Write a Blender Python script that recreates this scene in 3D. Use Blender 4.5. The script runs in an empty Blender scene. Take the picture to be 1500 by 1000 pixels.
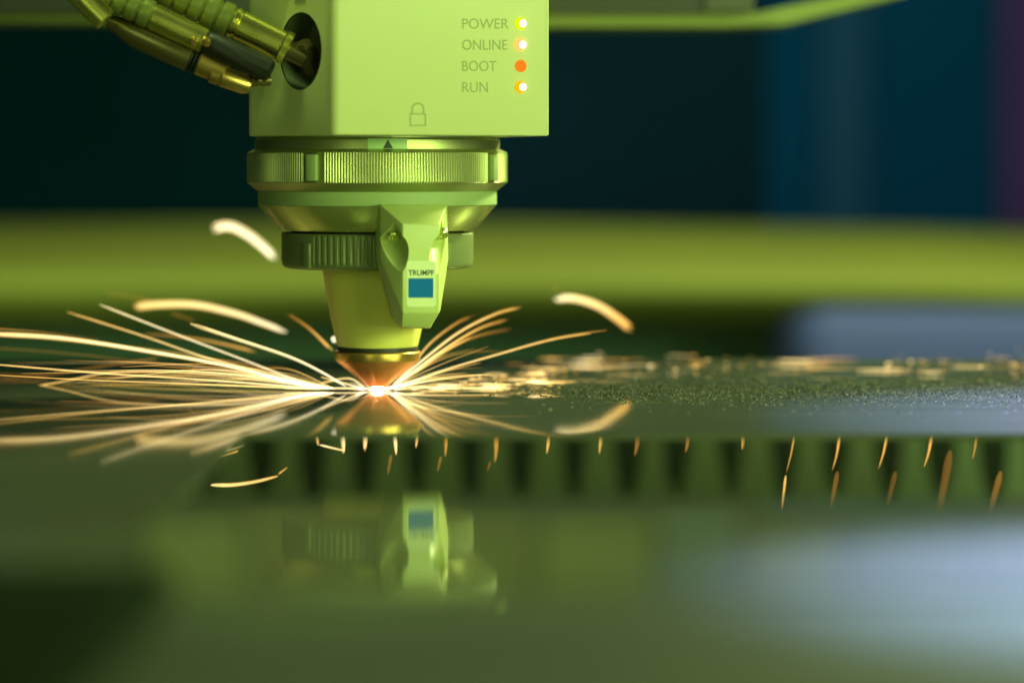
import bpy, bmesh, math, random
from mathutils import Vector, Matrix
random.seed(7)
SC = bpy.context.scene
COL = SC.collection
S = 0.00025                 # metres per unit; one unit is a quarter of a millimetre
D, HOR, H = 4000.0, 240.0, 332.0   # camera distance, horizon row of the photo, camera height (units)

# ------------------------------------------------------------------ camera, world, lamps
cam = bpy.data.objects.new('camera', bpy.data.cameras.new('camera'))
COL.objects.link(cam)
cam.location = (0, -D*S, H*S)
cam.rotation_euler = (math.pi/2, 0, 0)
cd = cam.data
cd.sensor_width = 36.0
cd.lens = 36.0*D/1500.0
cd.shift_y = -(500-HOR)/1500.0
cd.clip_start = 0.01
cd.clip_end = 50
cd.dof.use_dof = True
cd.dof.focus_distance = (D-130)*S
cd.dof.aperture_fstop = 0.096/(92*S)
SC.camera = cam

w = bpy.data.worlds.new('World'); SC.world = w; w.use_nodes = True
w.node_tree.nodes['Background'].inputs['Color'].default_value = (0.010, 0.020, 0.016, 1)
w.node_tree.nodes['Background'].inputs['Strength'].default_value = 1.0
SC.view_settings.view_transform = 'Standard'
SC.view_settings.look = 'None'
SC.view_settings.exposure = 0
SC.view_settings.gamma = 1
SC.cycles.use_denoising = True
SC.cycles.max_bounces = 8
SC.cycles.transparent_max_bounces = 64
SC.cycles.sample_clamp_indirect = 6

def area(name, loc, target, size, power, color, size_y=None):
    l = bpy.data.lights.new(name, 'AREA')
    l.energy = power; l.color = color; l.size = size*S
    if size_y: l.shape = 'RECTANGLE'; l.size_y = size_y*S
    o = bpy.data.objects.new(name, l); COL.objects.link(o)
    o.location = Vector(loc)*S
    o.rotation_euler = (Vector(target)-Vector(loc)).to_track_quat('-Z', 'Y').to_euler()
    return o
def spot(name, loc, target, power, color, angle, blend=1.0, radius=60):
    l = bpy.data.lights.new(name, 'SPOT')
    l.energy = power; l.color = color; l.spot_size = math.radians(angle); l.spot_blend = blend
    l.shadow_soft_size = radius*S
    o = bpy.data.objects.new(name, l); COL.objects.link(o)
    o.location = Vector(loc)*S
    o.rotation_euler = (Vector(target)-Vector(loc)).to_track_quat('-Z', 'Y').to_euler()
    return o
GREEN = (0.71, 1.0, 0.37)
area('key_lamp', (3300, -2900, 1000), (-150, 0, 330), 900, 6.3, GREEN)
area('strip_lamp', (-1700, -4700, 900), (-200, 0, 330), 260, 1.0, GREEN, 1500)
area('fill_lamp', (2700, -4900, 520), (-200, 0, 250), 2200, 9.0, GREEN)
area('back_lamp', (2446, 2322, 2544), (170, 230, 0), 560, 24.0, (0.85, 1.0, 0.42))
area('rail_fill', (-1300, 2900, -190), (-700, 5000, -30), 1500, 0.7, (0.75, 1.0, 0.35), 500)  # added light for the background rail, no fitting there
area('panel_fill', (-500, 4600, 500), (-400, 7500, 1700), 1500, 0.95, (0.8, 1.0, 0.4), 300)  # added to light the unseen panels that the sheet mirrors
spot('blue_fill', (720, -1800, 1500), (590, -1850, 0), 105.0, (0.33, 0.38, 1.0), 35)  # blue spots added to tint the right of sheet and front rail
spot('blue_fill', (1150, -450, 1500), (950, -450, 0), 80.0, (0.33, 0.38, 1.0), 46)  # second added blue spot, further back
area('hose_fill', (-520, -420, 1700), (-560, -235, 560), 300, 0.7, GREEN)  # added from above to brighten the hoses
spot('pool_fill', (-600, -2600, 1600), (-235, -1750, 0), 3.0, (0.75, 1.0, 0.25), 22)  # added spot that makes a green pool on the near sheet
spot('pit_fill', (2300, 900, -750), (1700, 2000, -330), 4.0, (0.6, 1.0, 0.45), 64, 1.0, 200)  # added under the table to bring out the slat teeth

# ------------------------------------------------------------------ helpers
def P(x, y, Y=0.0):
    k = (D+Y)/D
    return Vector(((x-750)*k, Y, H-(y-HOR)*k))
def on_plane(x, y, p0, n, off=0.0):
    c = Vector((0, -D, H)); d = P(x, y, 0)-c
    t = (Vector(p0)-c).dot(n)/d.dot(n)
    return c+d*t+Vector(n)*off
def tag(o, label=None, cat=None, group=None, kind=None):
    if label: o['label'] = label
    if cat: o['category'] = cat
    if group: o['group'] = group
    if kind: o['kind'] = kind
    return o
def thing(name, base, label, cat, group=None):
    o = bpy.data.objects.new(name, None); COL.objects.link(o)
    o.empty_display_size = 0.01
    o.location = Vector(base)*S
    return tag(o, label, cat, group)
def link(name, bm, mats, parent=None, smooth=None, recalc=True):
    if recalc: bmesh.ops.recalc_face_normals(bm, faces=bm.faces)
    bmesh.ops.scale(bm, vec=(S, S, S), verts=bm.verts)
    off = Vector((0, 0, 0)); p = parent
    while p is not None: off += p.location; p = p.parent
    bmesh.ops.translate(bm, vec=-off, verts=bm.verts)
    me = bpy.data.meshes.new(name)
    bm.to_mesh(me); bm.free()
    for m in (mats if isinstance(mats, (list, tuple)) else [mats]): me.materials.append(m)
    if smooth is not None:
        me.polygons.foreach_set('use_smooth', [True]*len(me.polygons))
        me.set_sharp_from_angle(angle=math.radians(smooth))
    o = bpy.data.objects.new(name, me); COL.objects.link(o)
    if parent: o.parent = parent
    return o
def bm_box(a, b):
    bm = bmesh.new()
    bmesh.ops.create_cube(bm, size=1)
    a, b = Vector(a), Vector(b)
    for v in bm.verts:
        v.co = Vector((a[i]+(b[i]-a[i])*(v.co[i]+0.5) for i in range(3)))
    return bm
def bevel_all(bm, w, seg=2):
    bmesh.ops.bevel(bm, geom=bm.edges[:], offset=w, segments=seg, affect='EDGES', profile=0.5, clamp_overlap=True)
    return bm
def bm_prism(pts, z0, z1):
    bm = bmesh.new()
    lo = [bm.verts.new((x, y, z0)) for x, y in pts]; hi = [bm.verts.new((x, y, z1)) for x, y in pts]
    bm.faces.new(lo[::-1]); bm.faces.new(hi)
    for i in range(len(pts)):
        j = (i+1) % len(pts)
        bm.faces.new((lo[i], lo[j], hi[j], hi[i]))
    return bm
def lathe(bm, profile, origin, axis, seg=96, rfun=None, cap0=True, cap1=True):
    """profile: (s, r) along axis from origin; rfun(angle, index) adds to the radius"""
    axis = Vector(axis).normalized(); o = Vector(origin)
    ref = Vector((0, -1, 0)) if abs(axis.y) < 0.9 else Vector((1, 0, 0))
    e1 = (ref-axis*ref.dot(axis)).normalized(); e2 = axis.cross(e1)
    rows = []
    for k, (s, r) in enumerate(profile):
        row = []
        for i in range(seg):
            a = 2*math.pi*i/seg
            rr = r+(rfun(a, k) if rfun else 0)
            row.append(bm.verts.new(o+axis*s+(e1*math.cos(a)+e2*math.sin(a))*rr))
        rows.append(row)
    for a, b in zip(rows, rows[1:]):
        for i in range(seg):
            j = (i+1) % seg
            bm.faces.new((a[i], a[j], b[j], b[i]))
    if cap0: bm.faces.new(rows[0][::-1])
    if cap1: bm.faces.new(rows[-1])
    return bm
def boolean_cut(o, cutters):
    for c in cutters:
        m = o.modifiers.new('cut', 'BOOLEAN'); m.operation = 'DIFFERENCE'; m.object = c; m.solver = 'EXACT'
    dg = bpy.context.evaluated_depsgraph_get(); dg.update()
    me = bpy.data.meshes.new_from_object(o.evaluated_get(dg))
    o.modifiers.clear(); old = o.data; o.data = me; me.name = old.name
    for c in cutters: bpy.data.objects.remove(c)
    return o

# ------------------------------------------------------------------ materials
def mat(name, base, rough=0.5, metal=0.0, var=0.08, vscale=60, bump=0.0, bscale=900, rvar=0.06, ior=1.5, stretch=None, spec=0.5):
    m = bpy.data.materials.new(name); m.use_nodes = True
    nt = m.node_tree; b = nt.nodes['Principled BSDF']
    b.inputs['Metallic'].default_value = metal; b.inputs['IOR'].default_value = ior
    b.inputs['Specular IOR Level'].default_value = spec
    tc = nt.nodes.new('ShaderNodeTexCoord')
    mp = nt.nodes.new('ShaderNodeMapping'); nt.links.new(tc.outputs['Object'], mp.inputs['Vector'])
    if stretch: mp.inputs['Scale'].default_value = stretch
    nz = nt.nodes.new('ShaderNodeTexNoise'); nz.inputs['Scale'].default_value = vscale; nz.inputs['Detail'].default_value = 6
    nt.links.new(mp.outputs[0], nz.inputs['Vector'])
    mx = nt.nodes.new('ShaderNodeMix'); mx.data_type = 'RGBA'
    mx.inputs[6].default_value = (*[max(0, c*(1-var)) for c in base], 1)
    mx.inputs[7].default_value = (*[min(1, c*(1+var)) for c in base], 1)
    nt.links.new(nz.outputs['Fac'], mx.inputs[0]); nt.links.new(mx.outputs[2], b.inputs['Base Color'])
    mr = nt.nodes.new('ShaderNodeMapRange')
    mr.inputs['To Min'].default_value = max(0.0, rough-rvar); mr.inputs['To Max'].default_value = rough+rvar
    nt.links.new(nz.outputs['Fac'], mr.inputs['Value']); nt.links.new(mr.outputs[0], b.inputs['Roughness'])
    if bump:
        n2 = nt.nodes.new('ShaderNodeTexNoise'); n2.inputs['Scale'].default_value = bscale; n2.inputs['Detail'].default_value = 4
        nt.links.new(mp.outputs[0], n2.inputs['Vector'])
        bp = nt.nodes.new('ShaderNodeBump'); bp.inputs['Strength'].default_value = bump; bp.inputs['Distance'].default_value = 0.0006
        nt.links.new(n2.outputs['Fac'], bp.inputs['Height']); nt.links.new(bp.outputs[0], b.inputs['Normal'])
    return m
M = {}  # base colours also carry part of the filter glass's green cast
M['paint'] = mat('painted_housing', (0.66, 0.70, 0.275), 0.42, 0, 0.03, 40, 0.03, 2500, 0.05)
M['bracket'] = mat('bracket_paint', (0.60, 0.68, 0.22), 0.45, 0, 0.04, 60, 0.04, 2500)
M['steel'] = mat('turned_steel', (0.44, 0.46, 0.19), 0.42, 0.9, 0.10, 30, 0.02, 900, 0.06, stretch=(1, 1, 12))
M['cone'] = mat('satin_cone_metal', (0.62, 0.66, 0.22), 0.27, 0.75, 0.06, 40, 0.02, 1200)
M['band'] = mat('matt_green_band', (0.33, 0.43, 0.16), 0.55, 0, 0.05, 60, 0.03, 1500)
M['ring'] = mat('dark_anodised_ring', (0.25, 0.29, 0.105), 0.42, 0.25, 0.08, 60, 0.03, 1200)
M['ceramic'] = mat('ceramic_body', (1.0, 0.86, 0.20), 0.35, 0, 0.10, 60, 0.02, 900)
M['copper'] = mat('copper_nozzle', (0.95, 0.36, 0.13), 0.33, 0.65, 0.10, 90, 0.02, 1500)
M['brass'] = mat('brass_flange', (0.80, 0.48, 0.13), 0.32, 0.9, 0.10, 90)
M['black'] = mat('black_plastic', (0.008, 0.010, 0.004), 0.45, 0, 0.2, 80, 0.03, 1500)
M['port'] = mat('port_lining', (0.09, 0.11, 0.05), 0.5, 0, 0.2, 80)
M['groove'] = mat('dark_groove', (0.03, 0.03, 0.012), 0.5, 0, 0.1, 80)
M['ink'] = mat('printed_ink', (0.31, 0.355, 0.095), 0.5, 0, 0.05, 200)
M['inkdark'] = mat('printed_dark_ink', (0.03, 0.05, 0.02), 0.5, 0, 0.05, 200)
M['sticker'] = mat('sticker_paper', (0.80, 0.88, 0.44), 0.5, 0, 0.02, 200)
M['labelgreen'] = mat('pale_marker_label', (0.46, 0.66, 0.27), 0.5, 0, 0.03, 200)
M['blue'] = mat('printed_blue', (0.0, 0.17, 0.52), 0.9, 0, 0.02, 200)
M['chrome'] = mat('plated_sleeve', (0.74, 0.68, 0.17), 0.28, 1, 0.08, 60, 0.02, 900)
M['boot'] = mat('ribbed_boot_rubber', (0.20, 0.225, 0.05), 0.38, 0.5, 0.1, 60, 0.03, 1500)
M['brown'] = mat('dark_brown_metal', (0.16, 0.13, 0.045), 0.3, 0.7, 0.12, 60)
M['bronze'] = mat('bronze_fitting', (0.50, 0.33, 0.09), 0.3, 0.9, 0.12, 60)
M['slat'] = mat('slat_steel', (0.17, 0.21, 0.09), 0.6, 0.1, 0.2, 40, 0.2, 300)
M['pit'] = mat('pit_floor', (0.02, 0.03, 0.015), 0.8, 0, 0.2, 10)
M['rail'] = mat('green_enamel', (0.19, 0.215, 0.04), 0.75, 0, 0.12, 6)
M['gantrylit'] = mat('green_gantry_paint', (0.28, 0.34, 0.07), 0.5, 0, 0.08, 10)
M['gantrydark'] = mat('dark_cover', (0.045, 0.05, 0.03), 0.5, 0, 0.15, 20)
M['capgrey'] = mat('grey_end_cap', (0.09, 0.10, 0.055), 0.5, 0, 0.1, 20)
M['wallteal'] = mat('teal_wall_panel', (0.003, 0.030, 0.052), 0.8, 0, 0.3, 2.5, ior=1.08)
M['wall'] = mat('dark_teal_wall', (0.011, 0.045, 0.12), 0.8, 0, 0.3, 2.5, ior=1.08)
M['wallblue'] = mat('blue_wall_panel', (0.035, 0.14, 0.50), 0.7, 0, 0.2, 4, ior=1.08)
M['walldeep'] = mat('deep_blue_wall_panel', (0.0044, 0.10, 0.42), 0.7, 0, 0.2, 4, ior=1.08)
M['wallpurple'] = mat('purple_wall_panel', (0.17, 0.08, 0.50), 0.7, 0, 0.2, 4, ior=1.08)
M['bed'] = mat('dark_green_bed', (0.075, 0.145, 0.10), 0.8, 0, 0.3, 3, spec=0.2)
M['pitshade'] = mat('pit_shade_plate', (0.024, 0.035, 0.020), 0.9, 0, 0.4, 5, spec=0.05)
M['reflgreen'] = mat('dim_green_panel', (0.16, 0.22, 0.04), 0.6, 0, 0.2, 4)
M['reflblue'] = mat('dim_blue_green_panel', (0.12, 0.24, 0.26), 0.6, 0, 0.2, 4)
M['blueveil'] = mat('pale_blue_veil', (0.075, 0.10, 0.40), 0.8, 0, 0.12, 6)
M['front'] = mat('front_rail_paint', (0.047, 0.062, 0.036), 0.7, 0, 0.5, 14, spec=0.05)
M['block'] = mat('black_block', (0.012, 0.018, 0.010), 0.8, 0, 0.2, 30, spec=0.0)
M['sheet'] = mat('oiled_sheet_metal', (0.110, 0.122, 0.075), 0.045, 0.1, 0.35, 9, 0.012, 30, 0.022, ior=1.40, stretch=(1, 9, 1))
M['grit'] = mat('cutting_grit', (0.024, 0.032, 0.013), 0.8, 0.0, 0.8, 700)

def glow_mat(name, k, sampling='NONE'):
    """incandescent metal: vertex colour 'spark_glow' (r = temperature, g = how dense the glow is)"""
    m = bpy.data.materials.new(name); m.use_nodes = True; nt = m.node_tree; nt.nodes.clear()
    out = nt.nodes.new('ShaderNodeOutputMaterial')
    at = nt.nodes.new('ShaderNodeAttribute'); at.attribute_name = 'spark_glow'
    sp = nt.nodes.new('ShaderNodeSeparateColor'); nt.links.new(at.outputs['Color'], sp.inputs[0])
    tc = nt.nodes.new('ShaderNodeTexCoord')
    nz = nt.nodes.new('ShaderNodeTexNoise'); nz.inputs['Scale'].default_value = 420; nt.links.new(tc.outputs['Object'], nz.inputs['Vector'])
    ad = nt.nodes.new('ShaderNodeMath'); ad.operation = 'MULTIPLY_ADD'; ad.inputs[1].default_value = 0.16
    nt.links.new(nz.outputs['Fac'], ad.inputs[0]); nt.links.new(sp.outputs[0], ad.inputs[2])
    ad2 = nt.nodes.new('ShaderNodeMath'); ad2.operation = 'SUBTRACT'; ad2.inputs[1].default_value = 0.08
    nt.links.new(ad.outputs[0], ad2.inputs[0])
    cr = nt.nodes.new('ShaderNodeValToRGB'); e = cr.color_ramp
    e.elements[0].position = 0; e.elements[0].color = (0.16, 0.055, 0.012, 1)
    e.elements[1].position = 1; e.elements[1].color = (1.0, 0.92, 0.64, 1)
    for p, c in ((0.3, (0.44, 0.19, 0.03, 1)), (0.55, (0.76, 0.42, 0.09, 1)), (0.8, (1.0, 0.73, 0.29, 1))):
        q = e.elements.new(p); q.color = c
    nt.links.new(ad2.outputs[0], cr.inputs[0])
    lw = nt.nodes.new('ShaderNodeLayerWeight'); lw.inputs['Blend'].default_value = 0.5
    thick = nt.nodes.new('ShaderNodeMath'); thick.operation = 'SUBTRACT'; thick.inputs[0].default_value = 1.0
    nt.links.new(lw.outputs['Facing'], thick.inputs[1])          # thin glowing metal is fainter where it is shallow
    st = nt.nodes.new('ShaderNodeMath'); st.operation = 'MULTIPLY'
    nt.links.new(thick.outputs[0], st.inputs[0]); nt.links.new(sp.outputs[1], st.inputs[1])
    s2 = nt.nodes.new('ShaderNodeMath'); s2.operation = 'MULTIPLY'; s2.inputs[1].default_value = k
    nt.links.new(st.outputs[0], s2.inputs[0])
    em = nt.nodes.new('ShaderNodeEmission'); nt.links.new(s2.outputs[0], em.inputs['Strength'])
    nt.links.new(cr.outputs[0], em.inputs['Color'])
    tr = nt.nodes.new('ShaderNodeBsdfTransparent'); mx = nt.nodes.new('ShaderNodeAddShader')
    nt.links.new(tr.outputs[0], mx.inputs[0]); nt.links.new(em.outputs[0], mx.inputs[1])
    nt.links.new(mx.outputs[0], out.inputs['Surface'])
    m.cycles.emission_sampling = sampling
    return m
M['spark'] = glow_mat('incandescent_spark', 0.85)
M['hot'] = glow_mat('white_hot_spark', 0.78)
def emit_mat(name, c, s):
    m = bpy.data.materials.new(name); m.use_nodes = True; nt = m.node_tree; nt.nodes.clear()
    o = nt.nodes.new('ShaderNodeOutputMaterial'); em = nt.nodes.new('ShaderNodeEmission')
    em.inputs['Color'].default_value = (*c, 1); em.inputs['Strength'].default_value = s
    nt.links.new(em.outputs[0], o.inputs[0]); return m
M['cutglow'] = emit_mat('cutting_point_glow', (1.0, 0.44, 0.15), 300)
M['ledcore'] = emit_mat('led_core', (1.0, 0.97, 0.85), 3.0)
M['ledlime'] = emit_mat('led_lime', (0.80, 0.95, 0.0), 1.1)
M['ledred'] = emit_mat('led_orange_red', (1.0, 0.26, 0.06), 2.6)
M['ledorange'] = emit_mat('led_orange', (1.0, 0.24, 0.012), 1.0)
M['ledamber'] = emit_mat('led_amber', (1.0, 0.50, 0.0), 1.1)

# ------------------------------------------------------------------ setting: room, pit, table
wall = link('back_wall', bm_box((-14000, 8000, -2500), (14000, 8100, 9000)), M['wall']); tag(wall, kind='structure')
KW = (D+8000)/D
for x0, x1, mm in ((-300, 560, 'wallteal'), (1120, 1195, 'walldeep'), (1195, 1275, 'wallblue'), (1275, 1460, 'walldeep'), (1460, 1760, 'wallpurple')):
    bm = bm_box(((x0-750)*KW+6, 7940, -2400), ((x1-750)*KW-6, 7998, 8900))
    link('wall_panel', bevel_all(bm, 8), M[mm], wall)
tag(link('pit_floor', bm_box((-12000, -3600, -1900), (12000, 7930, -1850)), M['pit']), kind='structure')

tag(link('pit_shade_plate', bm_box((-5000, 2700, -1840), (5000, 2750, -200)), M['pitshade']), kind='structure')  # dark plate added to give the gap behind the teeth its shade
# slats with pointed teeth that carry the sheet
def slat_bm(Y, pitch, phase, x0, x1, tip, valley, thick):
    pts = []; rn = random.Random(3)
    x = x0+phase
    while x < x1:
        v = valley*rn.uniform(0.9, 1.08); t = tip-rn.uniform(0, 14); q = rn.uniform(0.8, 1.2); e = rn.uniform(-3, 3)
        pts += [(x-pitch*0.5, v), (x-pitch*0.27*q, v*0.72), (x-pitch*0.15*q+e, v*0.4), (x-pitch*0.05+e, t), (x+pitch*0.05+e, t-rn.uniform(0, 6)), (x+pitch*0.14*q+e, v*0.42), (x+pitch*0.26*q, v*0.74)]
        x += pitch
    pts.append((x-pitch*0.5, valley))
    poly = [(pts[0][0], -900)]+pts+[(pts[-1][0], -900)]
    bm = bmesh.new()
    f = [bm.verts.new((px, Y-thick/2, pz)) for px, pz in poly]
    b = [bm.verts.new((px, Y+thick/2, pz)) for px, pz in poly]
    n = len(poly)
    bm.faces.new(f); bm.faces.new(b[::-1])
    for i in range(n):
        j = (i+1) % n
        bm.faces.new((f[i], b[i], b[j], f[j]))
    bm.normal_update(); bmesh.ops.triangulate(bm, faces=[q for q in bm.faces if len(q.verts) > 4])
    return bm
tag(link('support_slat', slat_bm(2000, 115, 35, -2600, 2700, -108, -450, 8), M['slat']), 'toothed steel slat under the sheet, its points showing in the gap', 'slat')

# the sheet that is being cut and the strip of sheet in front of the gap
bm = bm_prism([(-2600, -1880), (2600, -1880), (2600, -1310), (-330, -1310), (-330, -640), (2600, -640), (2600, 640), (-2600, 640)], -8, 0)
bm.normal_update(); bmesh.ops.triangulate(bm, faces=[f for f in bm.faces if len(f.verts) > 4])
tag(link('metal_sheet', bm, M['sheet']), 'large oily mirror-like metal sheet with a cut-out window, under the glowing nozzle', 'metal sheet')
o = link('front_rail', bevel_all(bm_box((-2600, -3300, -260), (2600, -1886, -2)), 12, 2), M['front'])
tag(o, 'dark green table rail out of focus along the bottom of the picture', 'rail')
bm = bm_box((-720, -2500, -1), (-255, -1930, 30)); bevel_all(bm, 14, 3)  # plain black block for the dark area in the corner
tag(link('corner_block', bm, M['block'], smooth=40), 'black block out of focus on the rail in the bottom left corner', 'pad')

# grit and spatter on the sheet
bm = bmesh.new()
clump = [(random.uniform(0, 1)**0.8*860-40, random.gauss(0, 110), random.uniform(15, 70)) for _ in range(130)]
for i in range(15000):
    if random.random() < 0.62:
        cx, cy, cr = random.choice(clump); x = random.gauss(cx, cr); Y = random.gauss(cy, cr*0.6)
    else:
        Y = random.gauss(0, 130); x = random.uniform(0, 1)**0.8*860-40
    if random.random() < 0.06: Y = random.uniform(-420, 600)
    if Y > 620 or Y < -600: continue
    if x < 120 and random.random() > (x+40)/200: continue
    r = random.choice((1.0, 1.3, 1.8, 2.4, 3.4))*random.uniform(0.6, 1.1)
    c = Vector((x, Y, 0)); a = random.uniform(0, 6.28)
    vs = [bm.verts.new(c+Vector((math.cos(a+t)*r*random.uniform(.7, 1.6), math.sin(a+t)*r*random.uniform(.7, 1.4), -0.2))) for t in (0, 2.1, 4.2)]
    top = bm.verts.new(c+Vector((random.uniform(-.4, .4)*r, random.uniform(-.4, .4)*r, r*random.uniform(.25, .7))))
    for k in range(3): bm.faces.new((vs[k], vs[(k+1) % 3], top))
tag(link('cutting_grit', bm, M['grit'], recalc=False), 'dark grit and spatter crusted on the sheet to the right of the nozzle', 'grit', kind='stuff')

# ------------------------------------------------------------------ background machine
bm = bmesh.new()
prof = []
for k in range(25):
    a = math.pi*k/24
    prof.append((5000-900*math.sin(a), -45+168*math.cos(a)))
rows = []
for X in (-7200, -2600, 0, 1300, 2600, 7200):
    dz = 12-60*min(1, max(0, X)/2600)**2
    rows.append([bm.verts.new((X, py, pz+dz)) for py, pz in prof])
for a, b in zip(rows, rows[1:]):
    for i in range(24): bm.faces.new((a[i], a[i+1], b[i+1], b[i]))
back = [bm.verts.new((v.co.x, 5010, v.co.z)) for v in (rows[0][0], rows[-1][0], rows[-1][-1], rows[0][-1])]
tag(link('machine_rail', bm, M['rail'], smooth=60), 'wide rounded green machine rail blurred across the background', 'rail')
tag(link('machine_bed', bevel_all(bm_box((-8000, 5050, -900), (8000, 5400, -90)), 40, 3), M['bed']), 'dark green machine bed under the rounded rail in the blurred background', 'machine bed')
bm = bm_box((P(1140, 0, 4300).x, 4100, -420), (5600, 4520, -40)); bevel_all(bm, 150, 8)  # board whose blue stands in for the hazy veil at right
tag(link('veil_board', bm, M['blueveil'], smooth=60), 'pale blue board standing in for the haze behind the sheet at right, out of focus', 'board')

rn = random.Random(11); x = -700
while x < 1900:
    wd = rn.uniform(70, 190)
    if x < 160: mm = rn.choice(('wallteal', 'wallteal', 'wall'))
    elif x < 900: mm = rn.choice(('rail', 'gantrylit', 'rail', 'reflgreen'))
    elif x < 1150: mm = rn.choice(('reflgreen', 'gantrylit', 'reflblue'))
    else: mm = rn.choice(('reflblue', 'reflblue', 'reflgreen'))
    zt = rn.uniform(-60, 60)
    bm = bevel_all(bm_box(((x-750)*2.9+15, 7500, 1150+zt), ((x+wd-750)*2.9-15, 7600, 2600)), 30, 2)
    tag(link('reflect_panel', bm, M[mm]), kind='structure')  # unseen panels added above the view to colour the sheet's reflections
    x += wd
g = thing('gantry_beam', (0, 900, 560), 'dark blurred gantry beam with lit green lower flange behind the cutting head', 'beam')
k9 = (D+900)/D
pl = [(-20, 8), (300, 14), (800, 20), (1105, 22), (1320, -6), (1320, -60), (-20, -60)]
bm = bmesh.new()
fl = [P(-300, 6, 900), P(800, 20, 900), P(1100, 20, 900), P(1400, -40, 900), P(1330, -8, 900), P(1150, 36, 900), P(1060, 39, 900), P(800, 39, 900), P(-300, 29, 900)]
f = [bm.verts.new(v) for v in fl]; b = [bm.verts.new(v+Vector((0, 160, 0))) for v in fl]
bm.faces.new(f); bm.faces.new(b[::-1])
for i in range(len(fl)):
    j = (i+1) % len(fl); bm.faces.new((f[i], b[i], b[j], f[j]))
bm.normal_update(); bmesh.ops.triangulate(bm, faces=[q for q in bm.faces if len(q.verts) > 4])
link('lower_flange', bm, M['gantrylit'], g)
a, c = P(-300, 7, 860), P(1028, 19.5, 860)
link('cover', bm_box((a.x, 850, c.z), (c.x, 1050, 1100)), M['gantrydark'], g)
a, c = P(1031, 19, 855), P(1103, 19, 855)
link('end_cap', bevel_all(bm_box((a.x, 845, a.z), (c.x, 1050, 1100)), 4), M['capgrey'], g)

# ------------------------------------------------------------------ the cutting head
AX = -197.0
def zy(y): return 572.0-y
head = thing('laser_cutting_head', (AX, 0, 4), 'pale green laser cutting head with status lights, steel rings and copper nozzle', 'laser head')
TH = math.radians(23)
NF = Vector((math.sin(TH), -math.cos(TH), 0)); UF = Vector((math.cos(TH), math.sin(TH), 0))
FC = Vector((-103, -221, 0))
FL_, FR_ = FC-UF*152, FC+UF*171
foot = [(FL_.x, FL_.y), (FR_.x, FR_.y), (-50, 95), (-190, 210), (-376, 200), (-376, -104)]
bm = bm_prism(foot, 371, 760)
es = [e for e in bm.edges if abs(e.verts[0].co.z-e.verts[1].co.z) > 10]
bmesh.ops.bevel(bm, geom=es, offset=9, segments=5, affect='EDGES', profile=0.5)
es = [e for e in bm.edges if all(v.co.z < 372 for v in e.verts)]
bmesh.ops.bevel(bm, geom=es, offset=3, segments=2, affect='EDGES', profile=0.5)
housing = link('housing', bm, [M['paint'], M['black']], head, smooth=35)
NL = Vector((-0.8, -0.6, 0)); LD = Vector((-0.6, 0.8, 0))
RC = Vector((FL_.x, FL_.y, 0))+LD*84+Vector((0, 0, 488))
bm = bmesh.new(); lathe(bm, [(-46, 54), (30, 54)], RC, NL, 64)
cut = link('cutter', bm, M['black'])
boolean_cut(housing, [cut])
for p in housing.data.polygons: p.use_smooth = True
housing.data.set_sharp_from_angle(angle=math.radians(35))
bm = bmesh.new(); lathe(bm, [(-45.5, 53.4), (-3.0, 53.4), (-2.0, 53.8)], RC, NL, 64, cap1=False)
link('cable_port', bm, M['port'], housing, smooth=35)
bm = bm_box((-14, -2, -16), (14, 2, 16))
bmesh.ops.transform(bm, matrix=Matrix.Translation(RC+Vector((0, 0, 88))+NL*1)@Matrix(((LD.x, NL.x, 0, 0), (LD.y, NL.y, 0, 0), (0, 0, 1, 0), (0, 0, 0, 1))), verts=bm.verts)
link('latch', bevel_all(bm, 1), M['black'], housing)

def flat(name, polys, p0, n, off, thick, m, parent):
    """flat print: polygons in picture rows and columns set on the plane (p0, n)"""
    bm = bmesh.new()
    for pts in polys:
        lo = [bm.verts.new(on_plane(x, y, p0, n, off)) for x, y in pts]
        hi = [bm.verts.new(on_plane(x, y, p0, n, off)+Vector(n)*thick) for x, y in pts]
        bm.faces.new(hi); bm.faces.new(lo[::-1])
        for i in range(len(pts)):
            j = (i+1) % len(pts); bm.faces.new((lo[i], lo[j], hi[j], hi[i]))
    return link(name, bm, m, parent)
def text(body, x0, x1, ytop, ybot, p0, n, off, m, parent, name='lettering', bold=0.0):
    cu = bpy.data.curves.new(name, 'FONT'); cu.body = body; cu.size = 1; cu.offset = bold; cu.extrude = 0.01
    o = bpy.data.objects.new(name, cu); COL.objects.link(o)
    dg = bpy.context.evaluated_depsgraph_get(); dg.update()
    me = bpy.data.meshes.new_from_object(o.evaluated_get(dg))
    bpy.data.objects.remove(o)
    bm = bmesh.new(); bm.from_mesh(me); bpy.data.meshes.remove(me)
    ax = [v.co.x for v in bm.verts]; ay = [v.co.y for v in bm.verts]
    lx, hx, ly, hy = min(ax), max(ax), min(ay), max(ay)
    a = on_plane(x0, ybot, p0, n); bx = on_plane(x1, ybot, p0, n)-a; by = on_plane(x0, ytop, p0, n)-a
    for v in bm.verts:
        v.co = a+bx*((v.co.x-lx)/(hx-lx))+by*((v.co.y-ly)/(hy-ly))+Vector(n)*(off+(0.15 if v.co.z > 0 else -0.15))
    return link(name, bm, m, parent)
HP = FC+Vector((0, 0, 400))
for body, x1, y in (('POWER', 745, 35), ('ONLINE', 743, 66), ('BOOT', 727, 97), ('RUN', 714.5, 128)):
    text(body, 677, x1, y-7.5, y+7.5, HP, NF, 0.25, M['ink'], housing)
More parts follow.
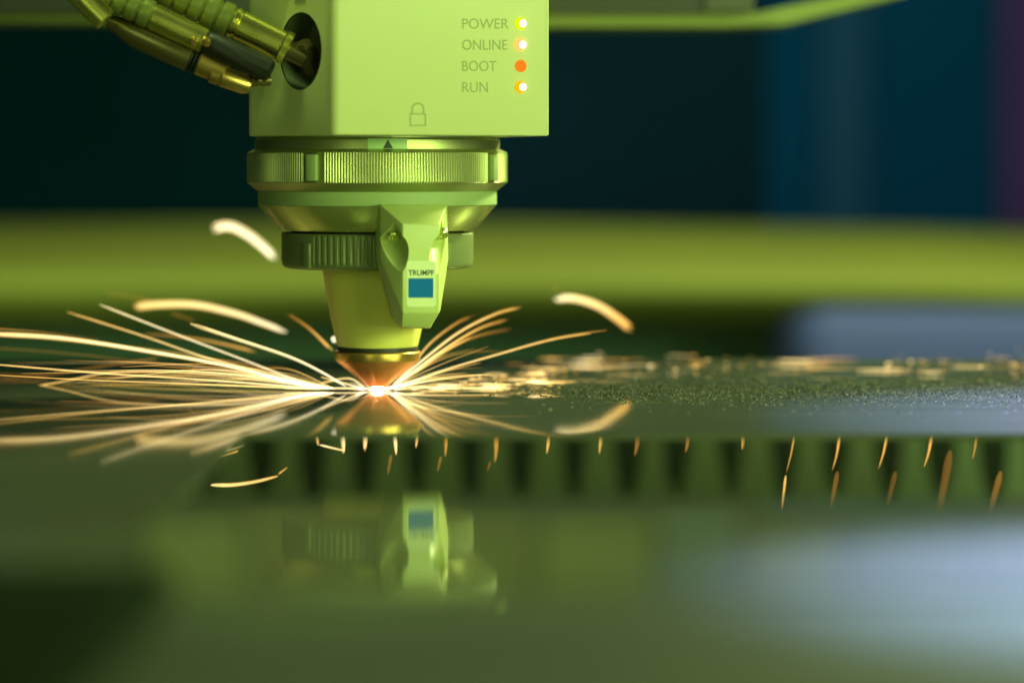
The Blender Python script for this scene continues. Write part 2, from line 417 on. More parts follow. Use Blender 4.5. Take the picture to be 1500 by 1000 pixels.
# status lights
for y, mm, lit, lb in ((35, 'ledlime', 1, 'lit yellow-green status light'), (66, 'ledred', 1, 'lit red-orange status light with glow'),
                   (97, 'ledorange', 0, 'plain orange status light'), (128, 'ledamber', 1, 'lit amber status light')):
    c = on_plane(762.5, y, HP, NF)
    bm = bmesh.new(); lathe(bm, [(-1, 8.6), (1.0, 8.6), (3.0, 7.6), (4.6, 5.4), (5.4, 2.5)], c, NF, 32)
    led = link('status_light', bm, M[mm], housing, smooth=50)
    led['label'] = lb
    if lit:
        bm = bmesh.new(); c2 = c+UF*1.4
        lathe(bm, [(2.0, 5.4), (5.4, 5.2), (6.4, 3.6), (6.8, 1.5)], c2, NF, 32)
        # sits inside the lens of the status light, which is a sub-part of the head
        bm2 = bm
        link('light_core', bm2, M['ledcore'], housing, smooth=50)
# padlock symbol
def arc(cx, cy, r, a0, a1, n=14): return [(cx+r*math.cos(math.radians(a0+(a1-a0)*i/n)), cy-r*math.sin(math.radians(a0+(a1-a0)*i/n))) for i in range(n+1)]
polys = [[(600, 166), (624, 166), (624, 168), (600, 168)], [(600, 183), (624, 183), (624, 185), (600, 185)],
         [(600, 168), (602, 168), (602, 183), (600, 183)], [(622, 168), (624, 168), (624, 183), (622, 183)]]
for r0, r1 in ((7.2, 9.6),):
    ao = [(602.4, 166)]+arc(612, 160, 9.6, 180, 0)+[(621.6, 166)]; ai = [(604.8, 166)]+arc(612, 160, 7.2, 180, 0)+[(619.2, 166)]
    for i in range(len(ao)-1): polys.append([ao[i], ao[i+1], ai[i+1], ai[i]])
flat('padlock_symbol', polys, HP, NF, 0.1, 0.2, M['ink'], housing)

# neck with marker
O = (AX, 0, 0); UP = (0, 0, 1)
bm = bmesh.new(); lathe(bm, [(zy(232), 179), (zy(221), 179), (zy(206), 179), (zy(203), 176), (zy(198), 176)], O, UP, 128)
neck = link('neck', bm, M['steel'], head, smooth=35)
def curved(name, pts, R, m, parent, sub=8):
    bm = bmesh.new()
    def pr(x, y):
        a = math.asin(max(-1, min(1, (x-553)/R))); return Vector((AX+R*math.sin(a), -R*math.cos(a), zy(y)))
    rows = []
    n = sub
    (xa, ya0, ya1), (xb, yb0, yb1) = pts
    for i in range(n+1):
        t = i/n; x = xa+(xb-xa)*t
        rows.append((bm.verts.new(pr(x, ya0+(yb0-ya0)*t)), bm.verts.new(pr(x, ya1+(yb1-ya1)*t))))
    for a, b in zip(rows, rows[1:]): bm.faces.new((a[0], b[0], b[1], a[1]))
    return bm
bm = curved('x', ((548, 204.5, 220.5), (603, 204.5, 220.5)), 179.5, None, None)
link('marker_label', bm, M['labelgreen'], neck, smooth=80)
bm = curved('x', ((569.5, 218, 218.4), (576.5, 206.5, 218.4)), 179.9, None, None, 4)
b2 = curved('x', ((576.5, 206.5, 218.4), (583.5, 218, 218.4)), 179.9, None, None, 4)
me = bpy.data.meshes.new('t'); b2.to_mesh(me); bm.from_mesh(me); b2.free(); bpy.data.meshes.remove(me)
link('triangle_mark', bm, M['inkdark'], neck)

# knurled ring
SEG = 284*4
lugs = [math.radians(a) for a in (-26, 64, 154, 244)]
def adiff(a, b): return abs((a-b+math.pi) % (2*math.pi)-math.pi)
def knurl(a, k):
    if k in (2, 3):
        if min(adiff(a, l) for l in lugs) < 0.085: return -2.5
        i = round(a/(2*math.pi)*SEG) % 4
        return (0, -0.2, -1.5, -1.5)[i]
    return 0
bm = bmesh.new()
# e1 points to the viewer; positive angle must turn to the right
lathe(bm, [(zy(219), 180), (zy(224), 190), (zy(226), 190.6), (zy(265), 190.6), (zy(267), 190.4), (zy(279), 176), (zy(280), 170)], O, UP, SEG, knurl)
kr = link('knurled_ring', bm, M['steel'], head, smooth=30)
for l in lugs:
    bm = bm_box((-8, -4, zy(264)), (8, 3.5, zy(227))); bevel_all(bm, 1.2, 2)
    a = l
    bmesh.ops.transform(bm, matrix=Matrix.Translation((AX, 0, 0))@Matrix.Rotation(a, 4, 'Z')@Matrix.Translation((0, -190.3, 0)), verts=bm.verts)
    link('lug', bm, M['band'], kr, smooth=40)
# cone body
bm = bmesh.new(); lathe(bm, [(zy(279.5), 174), (zy(281), 174.6), (zy(299.2), 174.6), (zy(299.8), 173)], O, UP, 128)
link('collar_band', bm, M['band'], head, smooth=30)
bm = bmesh.new(); lathe(bm, [(zy(299), 172), (zy(299.9), 173.8), (zy(300.5), 173.5), (zy(335), 144), (zy(336.5), 142), (zy(336.8), 120)], O, UP, 128)
link('cone_body', bm, M['cone'], head, smooth=30)
# gap, its shade put in as a dark core, and lower ring
bm = bmesh.new(); lathe(bm, [(zy(345), 126), (zy(336), 126)], O, UP, 96)
link('gap_shade', bm, M['groove'], head, smooth=40)
SG2 = 440
lug2 = [math.radians(a) for a in (-43, 47, 137, 227)]
def rib2(a, k):
    if 3 <= k <= 4:
        d = min(adiff(a, l) for l in lug2)
        s = (math.degrees(a)+43) % 180
        if d > 0.10 and s < 90 and (int(a/(2*math.pi)*SG2+0.5) % 5) in (0, 1): return -2.0
    return 0
prof = [(zy(340), 128), (zy(340.3), 139), (zy(342), 140.2), (zy(345), 140.4), (zy(380), 140.4), (zy(384), 139.5)]
prof += [(zy(392-8+8*math.sin(t)), 140-9+9*math.cos(t)-0.4) for t in [math.pi/2*k/6 for k in range(1, 7)]]+[(zy(392.3), 90)]
bm = bmesh.new(); lathe(bm, prof, O, UP, SG2, rib2)
lr = link('lower_ring', bm, M['ring'], head, smooth=30)
for l in lug2:
    bm = bm_box((-8, -3, zy(389)), (8, 5, zy(353))); bevel_all(bm, 2.2, 2)
    bmesh.ops.transform(bm, matrix=Matrix.Translation((AX, 0, 0))@Matrix.Rotation(l, 4, 'Z')@Matrix.Translation((0, -140.4, 0)), verts=bm.verts)
    link('lug', bm, M['ring'], lr, smooth=40)
# ceramic body, groove with its shade as dark colour, nozzle
bm = bmesh.new(); lathe(bm, [(zy(391), 81), (zy(430), 75.5), (zy(470), 67.5), (zy(503), 60), (zy(506.5), 58.5), (zy(507), 50)], O, UP, 96)
link('ceramic_body', bm, M['ceramic'], head, smooth=40)
bm = bmesh.new(); lathe(bm, [(zy(506.5), 59.5), (zy(510), 60), (zy(510.4), 58), (zy(513.5), 58)], O, UP, 96)
link('groove_shade', bm, M['groove'], head, smooth=30)
bm = bmesh.new(); lathe(bm, [(zy(513), 58), (zy(513.6), 61.5), (zy(515), 63), (zy(525), 63), (zy(526.5), 62.4), (zy(526.8), 55)], O, UP, 96)
noz = link('nozzle_flange', bm, M['brass'], head, smooth=30)
bm = bmesh.new()
fac = 12
lathe(bm, [(zy(526.3), 62.2), (zy(528), 61.5), (zy(563), 16.5), (zy(565.5), 14), (zy(566.2), 11), (zy(563.0), 9)], O, UP, 72)
link('nozzle_tip', bm, M['copper'], head, smooth=30)

# sensor bracket
TB = math.radians(20); NB = Vector((math.sin(TB), -math.cos(TB), 0)); BP = P(616, 400, -222)
def fp(x, y): return on_plane(x, y, BP, NB)
pts = [fp(590, 328), fp(643, 329), fp(590, 458), fp(643, 458), P(588.5, 479, -212), P(629, 480, -194),
       P(557, 300, -196), P(655, 300, -150), P(557, 378, -198), P(575, 464, -188), P(580, 473, -188), P(656, 380, -152), P(645, 455, -158),
       P(549, 303, -120), P(549, 378, -120), P(573, 464, -60), P(656, 300, -60), P(657, 380, -60), P(630, 481, -55), P(588, 481, -55), P(557, 297, -100), P(650, 297, -60)]
bm = bmesh.new()
for p in pts: bm.verts.new(p)
r = bmesh.ops.convex_hull(bm, input=bm.verts)
bmesh.ops.delete(bm, geom=[v for v in bm.verts if not v.link_faces], context='VERTS')
bmesh.ops.dissolve_limit(bm, angle_limit=math.radians(3), verts=bm.verts, edges=bm.edges)
bmesh.ops.bevel(bm, geom=[e for e in bm.edges if e.calc_face_angle(0) > 0.15], offset=1.3, segments=3, affect='EDGES', profile=0.5)
br = link('sensor_bracket', bm, M['bracket'], head, smooth=28)
cuts = []
SCREW = ((P(576, 341, -203), Vector((0.02, -0.70, -0.71)), 22), (P(648, 338, -180), Vector((0.05, -0.70, -0.71)), 20))
for c, d, r in SCREW:
    bm = bmesh.new(); d = d.normalized()
    lathe(bm, [(0, r), (140, r)], c+Vector((0, 0, 0)), d, 48)
    cuts.append(link('cutter', bm, M['bracket']))
boolean_cut(br, cuts)
for p in br.data.polygons: p.use_smooth = True
br.data.set_sharp_from_angle(angle=math.radians(28))
for c, d, r in SCREW:
    bm = bmesh.new(); lathe(bm, [(-3, 8.2), (4, 8.2), (5.5, 7), (5.5, 3.6), (3, 3.4)], c+Vector((0, 0, -3)), d.normalized(), 24)
    link('round_stud', bm, M['cone'], br, smooth=35)
def rrect(x0, y0, x1, y1, r):
    return arc(x1-r, y0+r, r, 90, 0, 6)+arc(x1-r, y1-r, r, 0, -90, 6)+arc(x0+r, y1-r, r, -90, -180, 6)+arc(x0+r, y0+r, r, 180, 90, 6)
flat('sticker', [rrect(595.5, 382, 638.5, 449, 5)], BP, NB, 0.05, 0.4, M['sticker'], br)
flat('blue_square', [[(598, 407.5), (634.5, 407.5), (634.5, 436), (598, 436)]], BP, NB, 0.5, 0.2, M['blue'], br)
text('TRUMPF', 598, 635.5, 395.5, 403.5, BP, NB, 0.65, M['inkdark'], br, bold=0.02)

# ------------------------------------------------------------------ cables and hoses
def along(a, b):
    d = (b-a); return a, d.normalized(), d.length
def cyl(name, a, b, prof, m, parent, seg=48, rfun=None, smooth=35):
    bm = bmesh.new(); lathe(bm, prof, a, (b-a).normalized(), seg, rfun); return link(name, bm, m, parent, smooth=smooth)
def ribbed(s0, s1, pitch, r, depth):
    prof = []; s = s0
    while s < s1-1:
        prof += [(s, r-depth), (s+0.10*pitch, r-depth), (s+0.2*pitch, r), (s+0.5*pitch, r+0.5), (s+0.9*pitch, r), (s+pitch, r-depth)]
        s += pitch
    return prof
# upper plug, into the port
ca = thing('cable_plug', P(416, 66, -215), 'shiny ribbed cable plug screwed into the round port on the housing side', 'cable plug')
e, s0 = P(418, 70, -215), P(160, -55, -225)
dirv = (s0-e).normalized()
def at(t): return e+dirv*t
cyl('knurled_collar', e, s0, [(-6, 20), (-5, 23), (4, 23.5), (5, 20)], M['chrome'], ca, 120, lambda a, k: (-0.9 if (int(a/(2*math.pi)*120+.5) % 3 == 0 and k in (1, 2)) else 0))
cyl('sleeve', e, s0, [(5, 19), (6, 21.5), (70, 21.5), (72, 20), (74, 20), (75, 22), (80, 22.4), (81, 20)], M['chrome'], ca)
cyl('ribbed_boot', e, s0, ribbed(81, 290, 21, 23.2, 3.4), M['boot'], ca)
pe = P(447, 84, -212)
cyl('elbow_stub', e, pe+(pe-e), [(0, 15), (32, 15), (34, 13)], M['brown'], ca)
cyl('elbow', P(444, 62, -222), P(462, 108, -200), [(0, 11), (6, 14.5), (44, 14.5), (48, 11)], M['brown'], ca, 6, smooth=20)
# middle hose, nearer the lens
cb = thing('hose_coupling', P(264, 44, -255), 'ribbed green hose ending in a smooth collar, under the upper cable plug', 'hose')
a, b = P(300, 61, -255), P(120, -26, -265)
cyl('collar', a, b, [(0, 14), (1, 17.5), (78, 18.5), (79, 17)], M['chrome'], cb)
cyl('ribbed_hose', a, b, ribbed(79, 260, 19, 20, 3.2), M['boot'], cb)
cyl('dark_block', P(398, 106, -245), P(300, 60, -248), [(0, 12), (4, 17), (88, 19), (104, 15)], M['black'], cb, 10)
for x, y in ((284, 60), (302, 60)):  # bright reflections on the coupling, modelled as bronze studs
    bm = bmesh.new(); lathe(bm, [(0, 6), (9, 6), (11, 4)], P(x, y-1, -272), (0.1, -0.9, -0.4), 24); link('round_stud', bm, M['bronze'], cb, smooth=35)
# lowest coupling
cc = thing('pipe_coupling', P(265, 84, -235), 'dark brown pipe coupling with black seals and bronze end, lowest of the hoses', 'coupling')
a, b = P(296, 92, -235), P(165, 34, -242)
cyl('pipe', a, b, [(16, 19), (17, 20.5), (96, 20.5), (128, 12), (140, 10)], M['brown'], cc)
for s in (3, 8, 13):
    cyl('seal_ring', a, b, [(s, 18), (s+0.6, 20.5), (s+2.6, 20.5), (s+3.2, 18)], M['black'], cc)
cyl('bronze_sleeve', b, a, [(0, 8)]*0+[((a-b).length-4, 18), ((a-b).length-3, 19.5), ((a-b).length+34, 18), ((a-b).length+36, 15)], M['bronze'], cc)
c0, c1 = P(308, 106, -238), P(366, 127, -232)
cyl('end_fitting', c0, c1, [(0, 10), (2, 14), (14, 14.5), (15, 13), (17, 13), (18, 14.5), (50, 13.5), (58, 10), (60, 6)], M['bronze'], cc, 24)
cyl('end_stub', P(366, 118, -228), P(396, 118, -210), [(0, 8), (30, 8)], M['brown'], cc)
cdx = thing('hose_end', P(155, 31, -300), 'smooth shiny hose end at the far left of the hoses', 'hose')
a, b = P(155, 31, -300), P(65, -60, -305)
cyl('sleeve', a, b, [(0, 14), (1.5, 16.5), (60, 17), (62, 18.5), (140, 18.5)], M['chrome'], cdx)

# ------------------------------------------------------------------ sparks
def crom(pts, n):
    out = []
    P_ = [pts[0]*2-pts[1]]+pts+[pts[-1]*2-pts[-2]]
    seg = len(pts)-1
    for i in range(n+1):
        u = min(seg-1e-6, seg*i/n); k = int(u); t = u-k
        p0, p1, p2, p3 = P_[k:k+4]
        out.append(0.5*((2*p1)+(p2-p0)*t+(2*p0-5*p1+4*p2-p3)*t*t+(3*p1-p0-3*p2+p3)*t**3))
    return out
def add_tube(bm, lay, path, rad, heat, dens, seg=6):
    n = len(path); rows = []
    for i, p in enumerate(path):
        t = (path[min(n-1, i+1)]-path[max(0, i-1)]).normalized()
        e1 = t.cross(Vector((0, 1, 0)));
        if e1.length < 1e-3: e1 = Vector((1, 0, 0))
        e1.normalize(); e2 = t.cross(e1)
        u = i/(n-1); row = []
        for k in range(seg):
            a = 2*math.pi*k/seg
            v = bm.verts.new(p+(e1*math.cos(a)+e2*math.sin(a))*rad(u)); v[lay] = (heat(u), dens(u), 0, 1); row.append(v)
        rows.append(row)
    for a, b in zip(rows, rows[1:]):
        for k in range(seg):
            j = (k+1) % seg; bm.faces.new((a[k], a[j], b[j], b[k]))
    bm.faces.new(rows[0][::-1]); bm.faces.new(rows[-1])
def lerp(a, b): return lambda u: a+(b-a)*u
def spark(pts, wd, heat, dens=(1, 1), Y=(0, 0), label=None, group=None, strands=1, m='spark', n=26, tip=True):
    """pts: picture points from the tail to the other end; wd: widths; Y: depth at both ends"""
    q = [P(x, y, Y[0]+(Y[1]-Y[0])*i/(len(pts)-1)) for i, (x, y) in enumerate(pts)]
    path = crom(q, n)
    bm = bmesh.new(); lay = bm.verts.layers.float_color.new('spark_glow')
    w0, w1 = wd
    if group in (LFT, RGT): w0, w1 = w0*0.78, w1*0.78
    def prof(u):
        r = (w0+(w1-w0)*u)/2
        if tip: r *= min(1, 0.35+u*n/2.2, 0.35+(1-u)*n/2.2)
        return r
    if strands == 1:
        add_tube(bm, lay, path, prof, lerp(*heat), lerp(*dens), 8)
    else:
        for s in range(strands):
            f = (s+0.5)/strands*2-1
            sub = []
            cut0 = random.uniform(0, 0.10); cut1 = 1-random.uniform(0, 0.10)
            for i, p in enumerate(path):
                u = i/n
                t = (path[min(n, i+1)]-path[max(0, i-1)]).normalized(); e1 = t.cross(Vector((0, 1, 0))).normalized()
                sub.append(p+e1*f*prof(u)*0.80+Vector((0, random.uniform(-.2, .2)+4*math.sin(s*2.1), 0)))
            k0, k1 = int(cut0*n), int(cut1*n)+1
            sub = sub[k0:k1+1]
            dh = -0.22*f*f+random.uniform(-.06, .06)
            dk = random.uniform(.55, 1.15); wk = random.uniform(.7, 1.25)
            add_tube(bm, lay, sub, lambda u, wk=wk: prof(u)*1.5*wk/strands, lambda u, dh=dh: max(0, min(1, heat[0]+(heat[1]-heat[0])*u+dh)), lerp(dens[0]*dk, dens[1]*dk), 6)
    o = link('spark', bm, M[m], smooth=70)
    return tag(o, label, 'spark', group or 'sparks flying from the cut')
LFT = 'sparks fanning out to the left'; RGT = 'sparks fanning out to the right'
# thick arcs
spark([(307, 336), (335, 331), (362, 343), (385, 361), (404, 379)], (12, 9), (0.95, 1.0), Y=(-660, -660), strands=5, m='hot', label='thick short white-hot spark arc highest up, left of the dark ribbed ring')
spark([(196, 450), (225, 446), (285, 446), (345, 459), (385, 473), (420, 486)], (17, 9), (0.72, 1.0), (0.9, 1), Y=(340, 340), strands=6, m='hot', label='long thick cream spark arc curving over the left fan of sparks')
spark([(812, 438), (840, 437), (874, 447), (904, 466), (926, 484)], (10, 14), (0.95, 0.55), Y=(500, 500), strands=4, label='thick orange spark arc alone at right of the nozzle, bending down')
spark([(812, 421), (817, 424)], (7, 4), (0.4, 0.3), (.5, .3), Y=(500, 500), n=6, label='tiny dim ember just above the right spark arc')
# left fan
TIPL = (452, 565)
spark([(146, 446), (249, 486), (360, 528), (430, 555), (480, 569)], (4.0, 3.0), (0.85, 0.95), Y=(130, 10), group=LFT, label='long straight cream spark starting highest in the left fan', m='hot')
spark([(99, 457), (210, 492), (300, 523), (390, 547), (470, 568)], (3.6, 2.8), (0.55, 0.95), Y=(130, 10), group=LFT, label='long orange spark in the left fan, starting left of the highest straight one')
spark([(-25, 488), (90, 495), (210, 513), (330, 535), (420, 558), (474, 569)], (11, 4), (0.78, 0.98), (.95, 1), Y=(60, 0), strands=4, group=LFT, m='hot', label='broad many-stranded cream spark running to the left edge of the picture')
spark([(-25, 480), (60, 486), (150, 497)], (3, 2), (0.4, 0.3), (.7, .1), Y=(60, 60), group=LFT, label='faint orange spark just above the broad spark at the left edge')
spark([(-25, 532), (150, 546.5), (300, 556), (400, 564), (470, 570)], (3.0, 2.4), (0.62, 0.9), Y=(-30, 0), group=LFT, label='thin nearly level orange spark reaching the left edge below the broad one')
spark([(-25, 579), (90, 559), (150, 547), (210, 543.5), (300, 545), (390, 553), (465, 569)], (2.8, 2.4), (0.55, 0.9), Y=(110, 0), group=LFT, label='thin orange spark that rises and falls again in the left fan')
spark([(279, 474), (345, 496), (420, 521), (464, 541), (507, 566)], (8, 5), (0.82, 1.0), Y=(40, 0), strands=3, group=LFT, m='hot', label='short thick cream spark in the left fan, nearest the nozzle')
spark([(-25, 548), (120, 556), (280, 562), (440, 569)], (2.2, 2.2), (0.45, 0.8), (.7, 1), Y=(-160, 0), group=LFT, label='fine dim orange spark lowest above the sheet in the left fan')
spark([(205, 489), (255, 492), (310, 500), (376, 515)], (5, 7), (0.30, 0.5), (.4, .85), Y=(220, 220), strands=3, group=LFT, label='brown-orange fading spark in the middle of the left fan')
spark([(-20, 509), (60, 514), (160, 524), (260, 537), (330, 546)], (3, 2), (0.2, 0.35), (.4, .25), Y=(200, 150), group=LFT, label='faint brown spark sloping down through the left fan')
spark([(-20, 556), (70, 549), (150, 536), (231, 525)], (3, 2.5), (0.2, 0.4), (.35, .6), Y=(220, 200), group=LFT, label='faint brown spark climbing to the right in the left fan')
spark([(-20, 547), (60, 552), (120, 572)], (4, 3), (0.15, 0.25), (.35, .25), Y=(230, 230), group=LFT, label='dim brown spark at the left edge, sloping down')
spark([(155, 428), (200, 436), (222, 441)], (6, 4), (0.3, 0.3), (.15, .3), Y=(340, 340), group=LFT, label='faint brown smear of spark above the long cream arc')
spark([(418, 457), (453, 481), (487, 514)], (6, 7), (0.25, 0.6), (.35, .85), Y=(160, 130), strands=3, group=LFT, label='orange spark rising steeply left of the nozzle flange')
spark([(250, 458), (285, 470)], (6, 5), (0.3, 0.3), (.25, .3), Y=(300, 300), n=10, group=LFT, label='small dim brown spark under the long cream arc')
spark([(275, 548), (291, 533)], (1.6, 1.6), (0.3, 0.3), (.7, .5), n=8, group=LFT, label='tiny fine spark line crossing the left fan')
# sparks at the foot of the left fan
spark([(404, 567.5), (450, 569), (505, 568.5), (540, 569.5)], (2.4, 3.2), (0.8, 1.0), Y=(0, 0), strands=2, m='hot', group=LFT, label='bright level spark skimming the sheet left of the cutting point')
spark([(470, 552), (500, 560), (528, 568)], (4, 4), (0.6, 1), (.6, 1), Y=(-40, 0), group=LFT, label='short spark dropping to the cutting point from the left')
spark([(470, 561), (510, 554), (533, 566)], (4, 3), (0.7, 0.9), (.7, .9), Y=(30, 20), group=LFT, label='low short arc of spark just left of the nozzle tip')
# right fan
spark([(572, 566), (600, 540), (630, 503), (668, 474), (697, 461)], (3, 9), (0.95, 0.35), (1, .35), Y=(0, 60), strands=4, group=RGT, label='leftmost steep orange spark of the right fan')
spark([(574, 566), (616, 530), (672, 487), (728, 459), (770, 449)], (4, 10), (1.0, 0.45), (1, .55), Y=(0, 70), strands=5, m='hot', group=RGT, label='brightest broad spark of the right fan, rising furthest up')
spark([(576, 566), (644, 516), (700, 482), (745, 467)], (3, 9), (0.9, 0.35), (1, .35), Y=(0, 90), strands=4, group=RGT, label='spark of the right fan just under its brightest one')
spark([(600, 552), (658, 511), (700, 492), (756, 480)], (4, 9), (0.6, 0.2), (.7, .15), Y=(40, 120), strands=3, group=RGT, label='dim brown spark in the middle of the right fan')
spark([(590, 560), (616, 541), (652, 524), (686, 516), (736, 514)], (3, 4), (0.7, 0.25), (.9, .25), Y=(0, 60), strands=2, group=RGT, label='spark of the right fan that bends over level')
spark([(585, 567), (644, 544), (728, 519), (812, 496), (889, 484)], (2.6, 5), (0.85, 0.5), (1, .75), Y=(0, 60), strands=2, group=RGT, label='longest thin orange spark of the right fan, lowest slope')
spark([(575, 567), (612, 541), (640, 521), (690, 494)], (3, 4), (0.95, 0.5), (1, .4), Y=(-10, -10), strands=2, group=RGT, label='thin cream spark hugging the right fan near its foot')
spark([(586, 566), (640, 556), (720, 547)], (3, 3), (0.9, 0.5), (1, .4), Y=(-60, -80), group=RGT, label='flat thin spark at the foot of the right fan')
spark([(580, 567), (640, 547), (705, 531)], (2.5, 3), (0.8, 0.4), (1, .3), Y=(-30, -60), group=RGT, label='low thin spark rising gently at the foot of the right fan')
spark([(560, 569), (600, 567), (660, 567.5), (730, 569)], (2.6, 2), (0.95, 0.6), (1, .8), Y=(0, -20), strands=2, m='hot', group=RGT, label='bright level spark skimming the sheet right of the cutting point')
spark([(488, 492), (491, 502)], (11, 9), (0.9, 1), n=8, m='hot', Y=(70, 70), label='round cream ember peeping out left behind the ceramic body')

# cutting point
bm = bmesh.new(); bmesh.ops.create_uvsphere(bm, u_segments=16, v_segments=10, radius=1)
for v in bm.verts: v.co = Vector((AX+v.co.x*8.5, v.co.y*8, 3.2+v.co.z*3.0))
tag(link('cutting_point', bm, M['cutglow'], smooth=180), 'white-hot cutting point glowing between nozzle tip and sheet', 'glow')

# glowing drops skating away over the sheet to the right
def sheety(Y): return HOR+H*D/(D+Y)
def embers(name, items, label):
    bm = bmesh.new(); lay = bm.verts.layers.float_color.new('spark_glow')
    for x, y, L, wd, Y, heat, dens in items:
        q = [P(x+L*(t-0.5), y+random.uniform(-.8, .8), Y) for t in (0, .33, .66, 1)]
        add_tube(bm, lay, crom(q, 6), lambda u: wd/2*max(.15, math.sin(math.pi*(.06+.88*u))), lerp(heat, heat-.1), lerp(dens, dens*.8), 6)
    tag(link(name, bm, M['hot'], smooth=70), label, 'embers', kind='stuff')
it = []
for i in range(80):
    u = random.random()**0.8
    Y = -30+380*u*random.uniform(0.1, 1.2)
    it.append((590+240*u, sheety(Y)-random.uniform(1.0, 4+9*u), random.choice((6, 12, 30, 50))*random.uniform(.7, 1.2), random.uniform(1.6, 5), Y, random.uniform(0.6, 1.0)-0.12*u, random.uniform(.5, 1)))
embers('glowing_embers', it, 'cream embers skimming the sheet beside the right spark fan')
it = []
for i in range(115):
    x = 740+780*random.random()
    Y = random.uniform(300, 600)
    if 1235 < x < 1285 or 1118 < x < 1135: continue
    it.append((x, sheety(Y)-abs(random.gauss(0, 5))-1, random.choice((4, 5, 8, 8, 40, 70))*random.uniform(.7, 1.3), random.uniform(1.6, 5.0), Y, random.uniform(0.35, 0.95)-0.1*(x-740)/780, random.uniform(.2, 1.0)*random.choice((.6, 1, 1.5))))
embers('glowing_embers', it, 'blurred golden embers strewn in a band along the far sheet')
# hair-thin sparks in both fans and a spatter burst added as flare at the cut
for i in range(24):
    x1 = random.uniform(-20, 380); up = random.uniform(-4, 95)*random.random()
    y1 = 566-up*(1-x1/900); bow = random.uniform(4, 22); Y1 = random.uniform(-150, 200)
    xm, ym = (x1+490)/2, (y1+569)/2-bow
    h = random.uniform(.2, .7)
    spark([(x1, y1), (xm, ym), (488, 568.5)], (random.uniform(1, 2.2), 1.4), (h, min(1, h+.3)), (random.uniform(.25, .6), .9), Y=(Y1, 0), group=LFT, label='hair-thin spark line among the brighter ones of the left fan')
for i in range(16):
    x1 = random.uniform(640, 860); y1 = 566-random.uniform(4, 100)*random.random()
    h = random.uniform(.2, .6); Y1 = random.uniform(-160, 160)
    spark([(x1, y1), ((x1+575)/2, (y1+568)/2-random.uniform(2, 14)), (572, 567.5)], (random.uniform(1, 2.4), 1.2), (h, .9), (random.uniform(.15, .5), .9), Y=(Y1, 0), group=RGT, label='hair-thin spark line among the brighter ones of the right fan')
it = []
bm = bmesh.new(); lay = bm.verts.layers.float_color.new('spark_glow')
for i in range(48):
    a = random.uniform(0, 2*math.pi); L = random.uniform(8, 45)*random.random()+5; r0 = random.uniform(9, 26); lift = random.uniform(0, .35)
    c = Vector((AX, 0, 2)); d = Vector((math.cos(a), math.sin(a), 0))
    q = [c+d*r0, c+d*(r0+L*.5)+Vector((0, 0, L*lift*.7)), c+d*(r0+L)+Vector((0, 0, L*lift*random.uniform(.5, 1)))]
    wd = random.uniform(.8, 2.6)
    add_tube(bm, lay, crom(q, 5), lambda u: wd/2*max(.2, 1-u), lerp(1, random.uniform(.5, .9)), lerp(1, .5), 5)
tag(link('flare_burst', bm, M['hot'], smooth=70), 'burst of tiny white-hot spatter added as flare round the cutting point', 'spatter', kind='stuff')
# emissive volume added for the bloom round the cut
m = bpy.data.materials.new('bloom_emission'); m.use_nodes = True; nt = m.node_tree; nt.nodes.clear()
out = nt.nodes.new('ShaderNodeOutputMaterial'); tc = nt.nodes.new('ShaderNodeTexCoord')
gr = nt.nodes.new('ShaderNodeTexGradient'); gr.gradient_type = 'SPHERICAL'
mp = nt.nodes.new('ShaderNodeMapping'); nt.links.new(tc.outputs['Object'], mp.inputs['Vector'])
mp.inputs['Scale'].default_value = (1/(62*S), 1/(62*S), 1/(34*S))
nt.links.new(mp.outputs[0], gr.inputs['Vector'])
pw = nt.nodes.new('ShaderNodeMath'); pw.operation = 'POWER'; pw.inputs[1].default_value = 2.6; nt.links.new(gr.outputs['Fac'], pw.inputs[0])
ml = nt.nodes.new('ShaderNodeMath'); ml.operation = 'MULTIPLY'; ml.inputs[1].default_value = 75; nt.links.new(pw.outputs[0], ml.inputs[0])
em = nt.nodes.new('ShaderNodeEmission'); em.inputs['Color'].default_value = (1.0, 0.42, 0.14, 1); nt.links.new(ml.outputs[0], em.inputs['Strength'])
nt.links.new(em.outputs[0], out.inputs['Volume'])
bm = bmesh.new(); bmesh.ops.create_uvsphere(bm, u_segments=32, v_segments=16, radius=1)
bmesh.ops.scale(bm, vec=(62, 62, 34), verts=bm.verts)
bmesh.ops.bisect_plane(bm, geom=bm.verts[:]+bm.edges[:]+bm.faces[:], plane_co=(0, 0, -1.5), plane_no=(0, 0, -1), clear_outer=True)
bmesh.ops.holes_fill(bm, edges=[e for e in bm.edges if e.is_boundary])
o = link('bloom_halo', bm, m, smooth=60); o.location = Vector((AX, 0, 2))*S
tag(o, 'faint orange bloom added round the cutting point', 'vapour', kind='stuff')

# sparks falling below the sheet, seen through the gap
fall = [(461, 628, 466, 652, 8, .8), (500, 627, 503, 664, 11, .98), (535, 626, 534, 661, 11, .98), (576, 626, 580, 666, 9, .95), (611, 626, 609, 656, 7, .75),
        (652, 624, 652, 668, 9, .35), (727, 640, 725, 678, 9, .4), (804, 624, 801, 664, 8, .6), (880, 624, 878, 664, 8, .66), (935, 632, 930, 668, 9, .22), (1008, 634, 1004, 662, 7, .22),
        (1088, 634, 1087, 658, 7, .5), (1166, 628, 1152, 692, 4, .5), (1231, 640, 1219, 690, 5, .5), (1301, 634, 1287, 687, 6, .5), (1366, 636, 1354, 684, 6, .45), (1432, 630, 1424, 676, 6, .25)]
ORD = ['leftmost', 'second', 'third', 'fourth', 'fifth', 'sixth', 'seventh', 'eighth', 'ninth', 'tenth', 'eleventh', 'twelfth', 'thirteenth', 'fourteenth', 'fifteenth', 'sixteenth', 'rightmost']
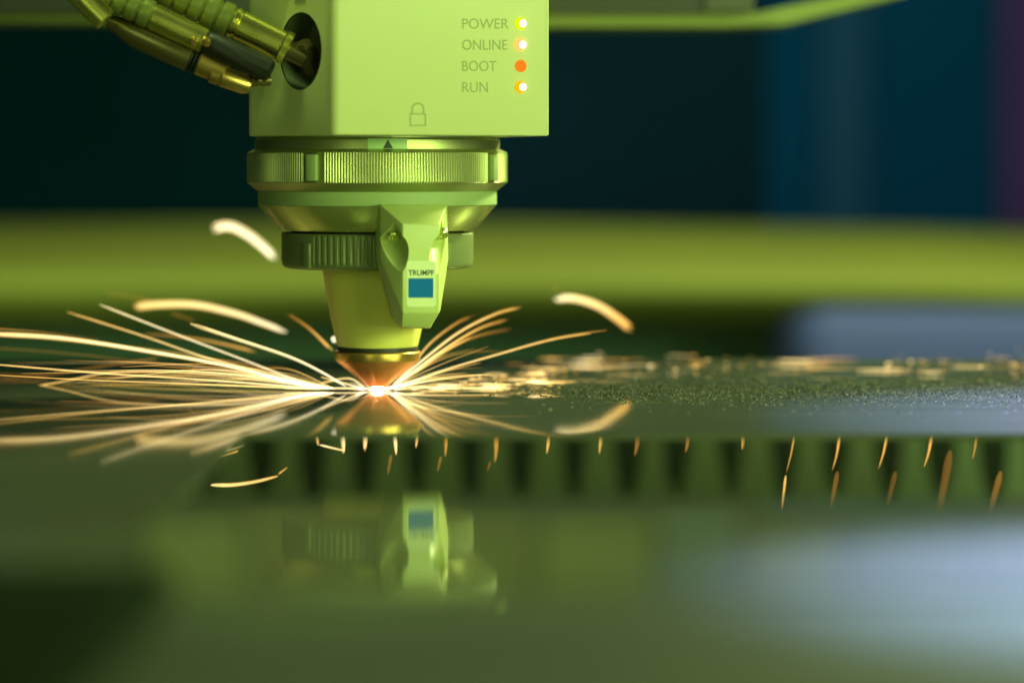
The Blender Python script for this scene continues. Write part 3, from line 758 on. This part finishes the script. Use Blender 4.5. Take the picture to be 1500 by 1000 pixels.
FALL = 'sparks falling below the sheet edge'
for k, (x0, y0, x1, y1, wd, ht) in enumerate(fall):
    lb = ORD[k]+(' from the left' if 0 < k < 16 else '')+' of the upright sparks hanging below the sheet edge'
    spark([(x0, y0-8), ((x0+x1)/2+1, (y0+y1)/2), (x1, y1)], (wd, wd*0.35), (ht, ht*0.75), (.95, .75), Y=(-20, -20), strands=3 if wd > 6 else 2, n=12, label=lb, group=FALL)
low = [(1151, 696, 1145, 748, 4.5, .55, .95, 'bright orange spark falling lowest under the sheet at right'),
       (1227, 690, 1217, 745, 9, .18, .4, 'dim brown spark falling under the fourteenth upright spark'),
       (1392, 660, 1372, 770, 15, .15, .35, 'wide dim brown spark trail under the sheet at far right'),
       (1466, 690, 1446, 768, 12, .25, .4, 'dim spark trail falling at the right edge below the sheet'),
       (1312, 690, 1300, 740, 10, .14, .3, 'faint brown spark trail left of the wide dim one'),
       (646, 668, 641, 690, 6, .2, .4, 'short dim spark under the sixth upright spark'),
       (718, 676, 714, 690, 5, .2, .35, 'short dim spark under the seventh upright spark'),
       (573, 666, 568, 695, 6, .2, .4, 'dim spark under the fourth upright spark')]
for x0, y0, x1, y1, wd, ht, dn, lb in low:
    spark([(x0, y0), ((x0+x1)/2, (y0+y1)/2), (x1, y1)], (wd, wd*0.6), (ht, ht), (dn, dn*0.7), Y=(-30, -30), n=10, label=lb, group=FALL)
for pts, wd, ht, lb in (([(468, 651), (488, 656), (505, 660)], (3.5, 2.5), .85, 'cream sloping spark under the two leftmost upright sparks'),
                    ([(320, 668), (335, 664), (349, 660)], (3, 4), .5, 'small slanting orange spark right of the small one under the arc'),
                    ([(309, 710), (340, 710), (375, 705), (407, 697)], (5, 3), .75, 'orange curved spark lying alone below the sheet at left'),
                    ([(408, 694), (421, 684)], (3, 1.5), .5, 'short spark at the right end of the lone curved one'),
                    ([(373, 848), (374, 840), (376, 832)], (3, 2), .35, 'tiny dim spark in front, low at left of centre')):
    spark(pts, wd, (ht, ht*0.9), (.9, .8), Y=(-25, -25), strands=2 if wd[0] > 4 else 1, n=10, label=lb, group=FALL)
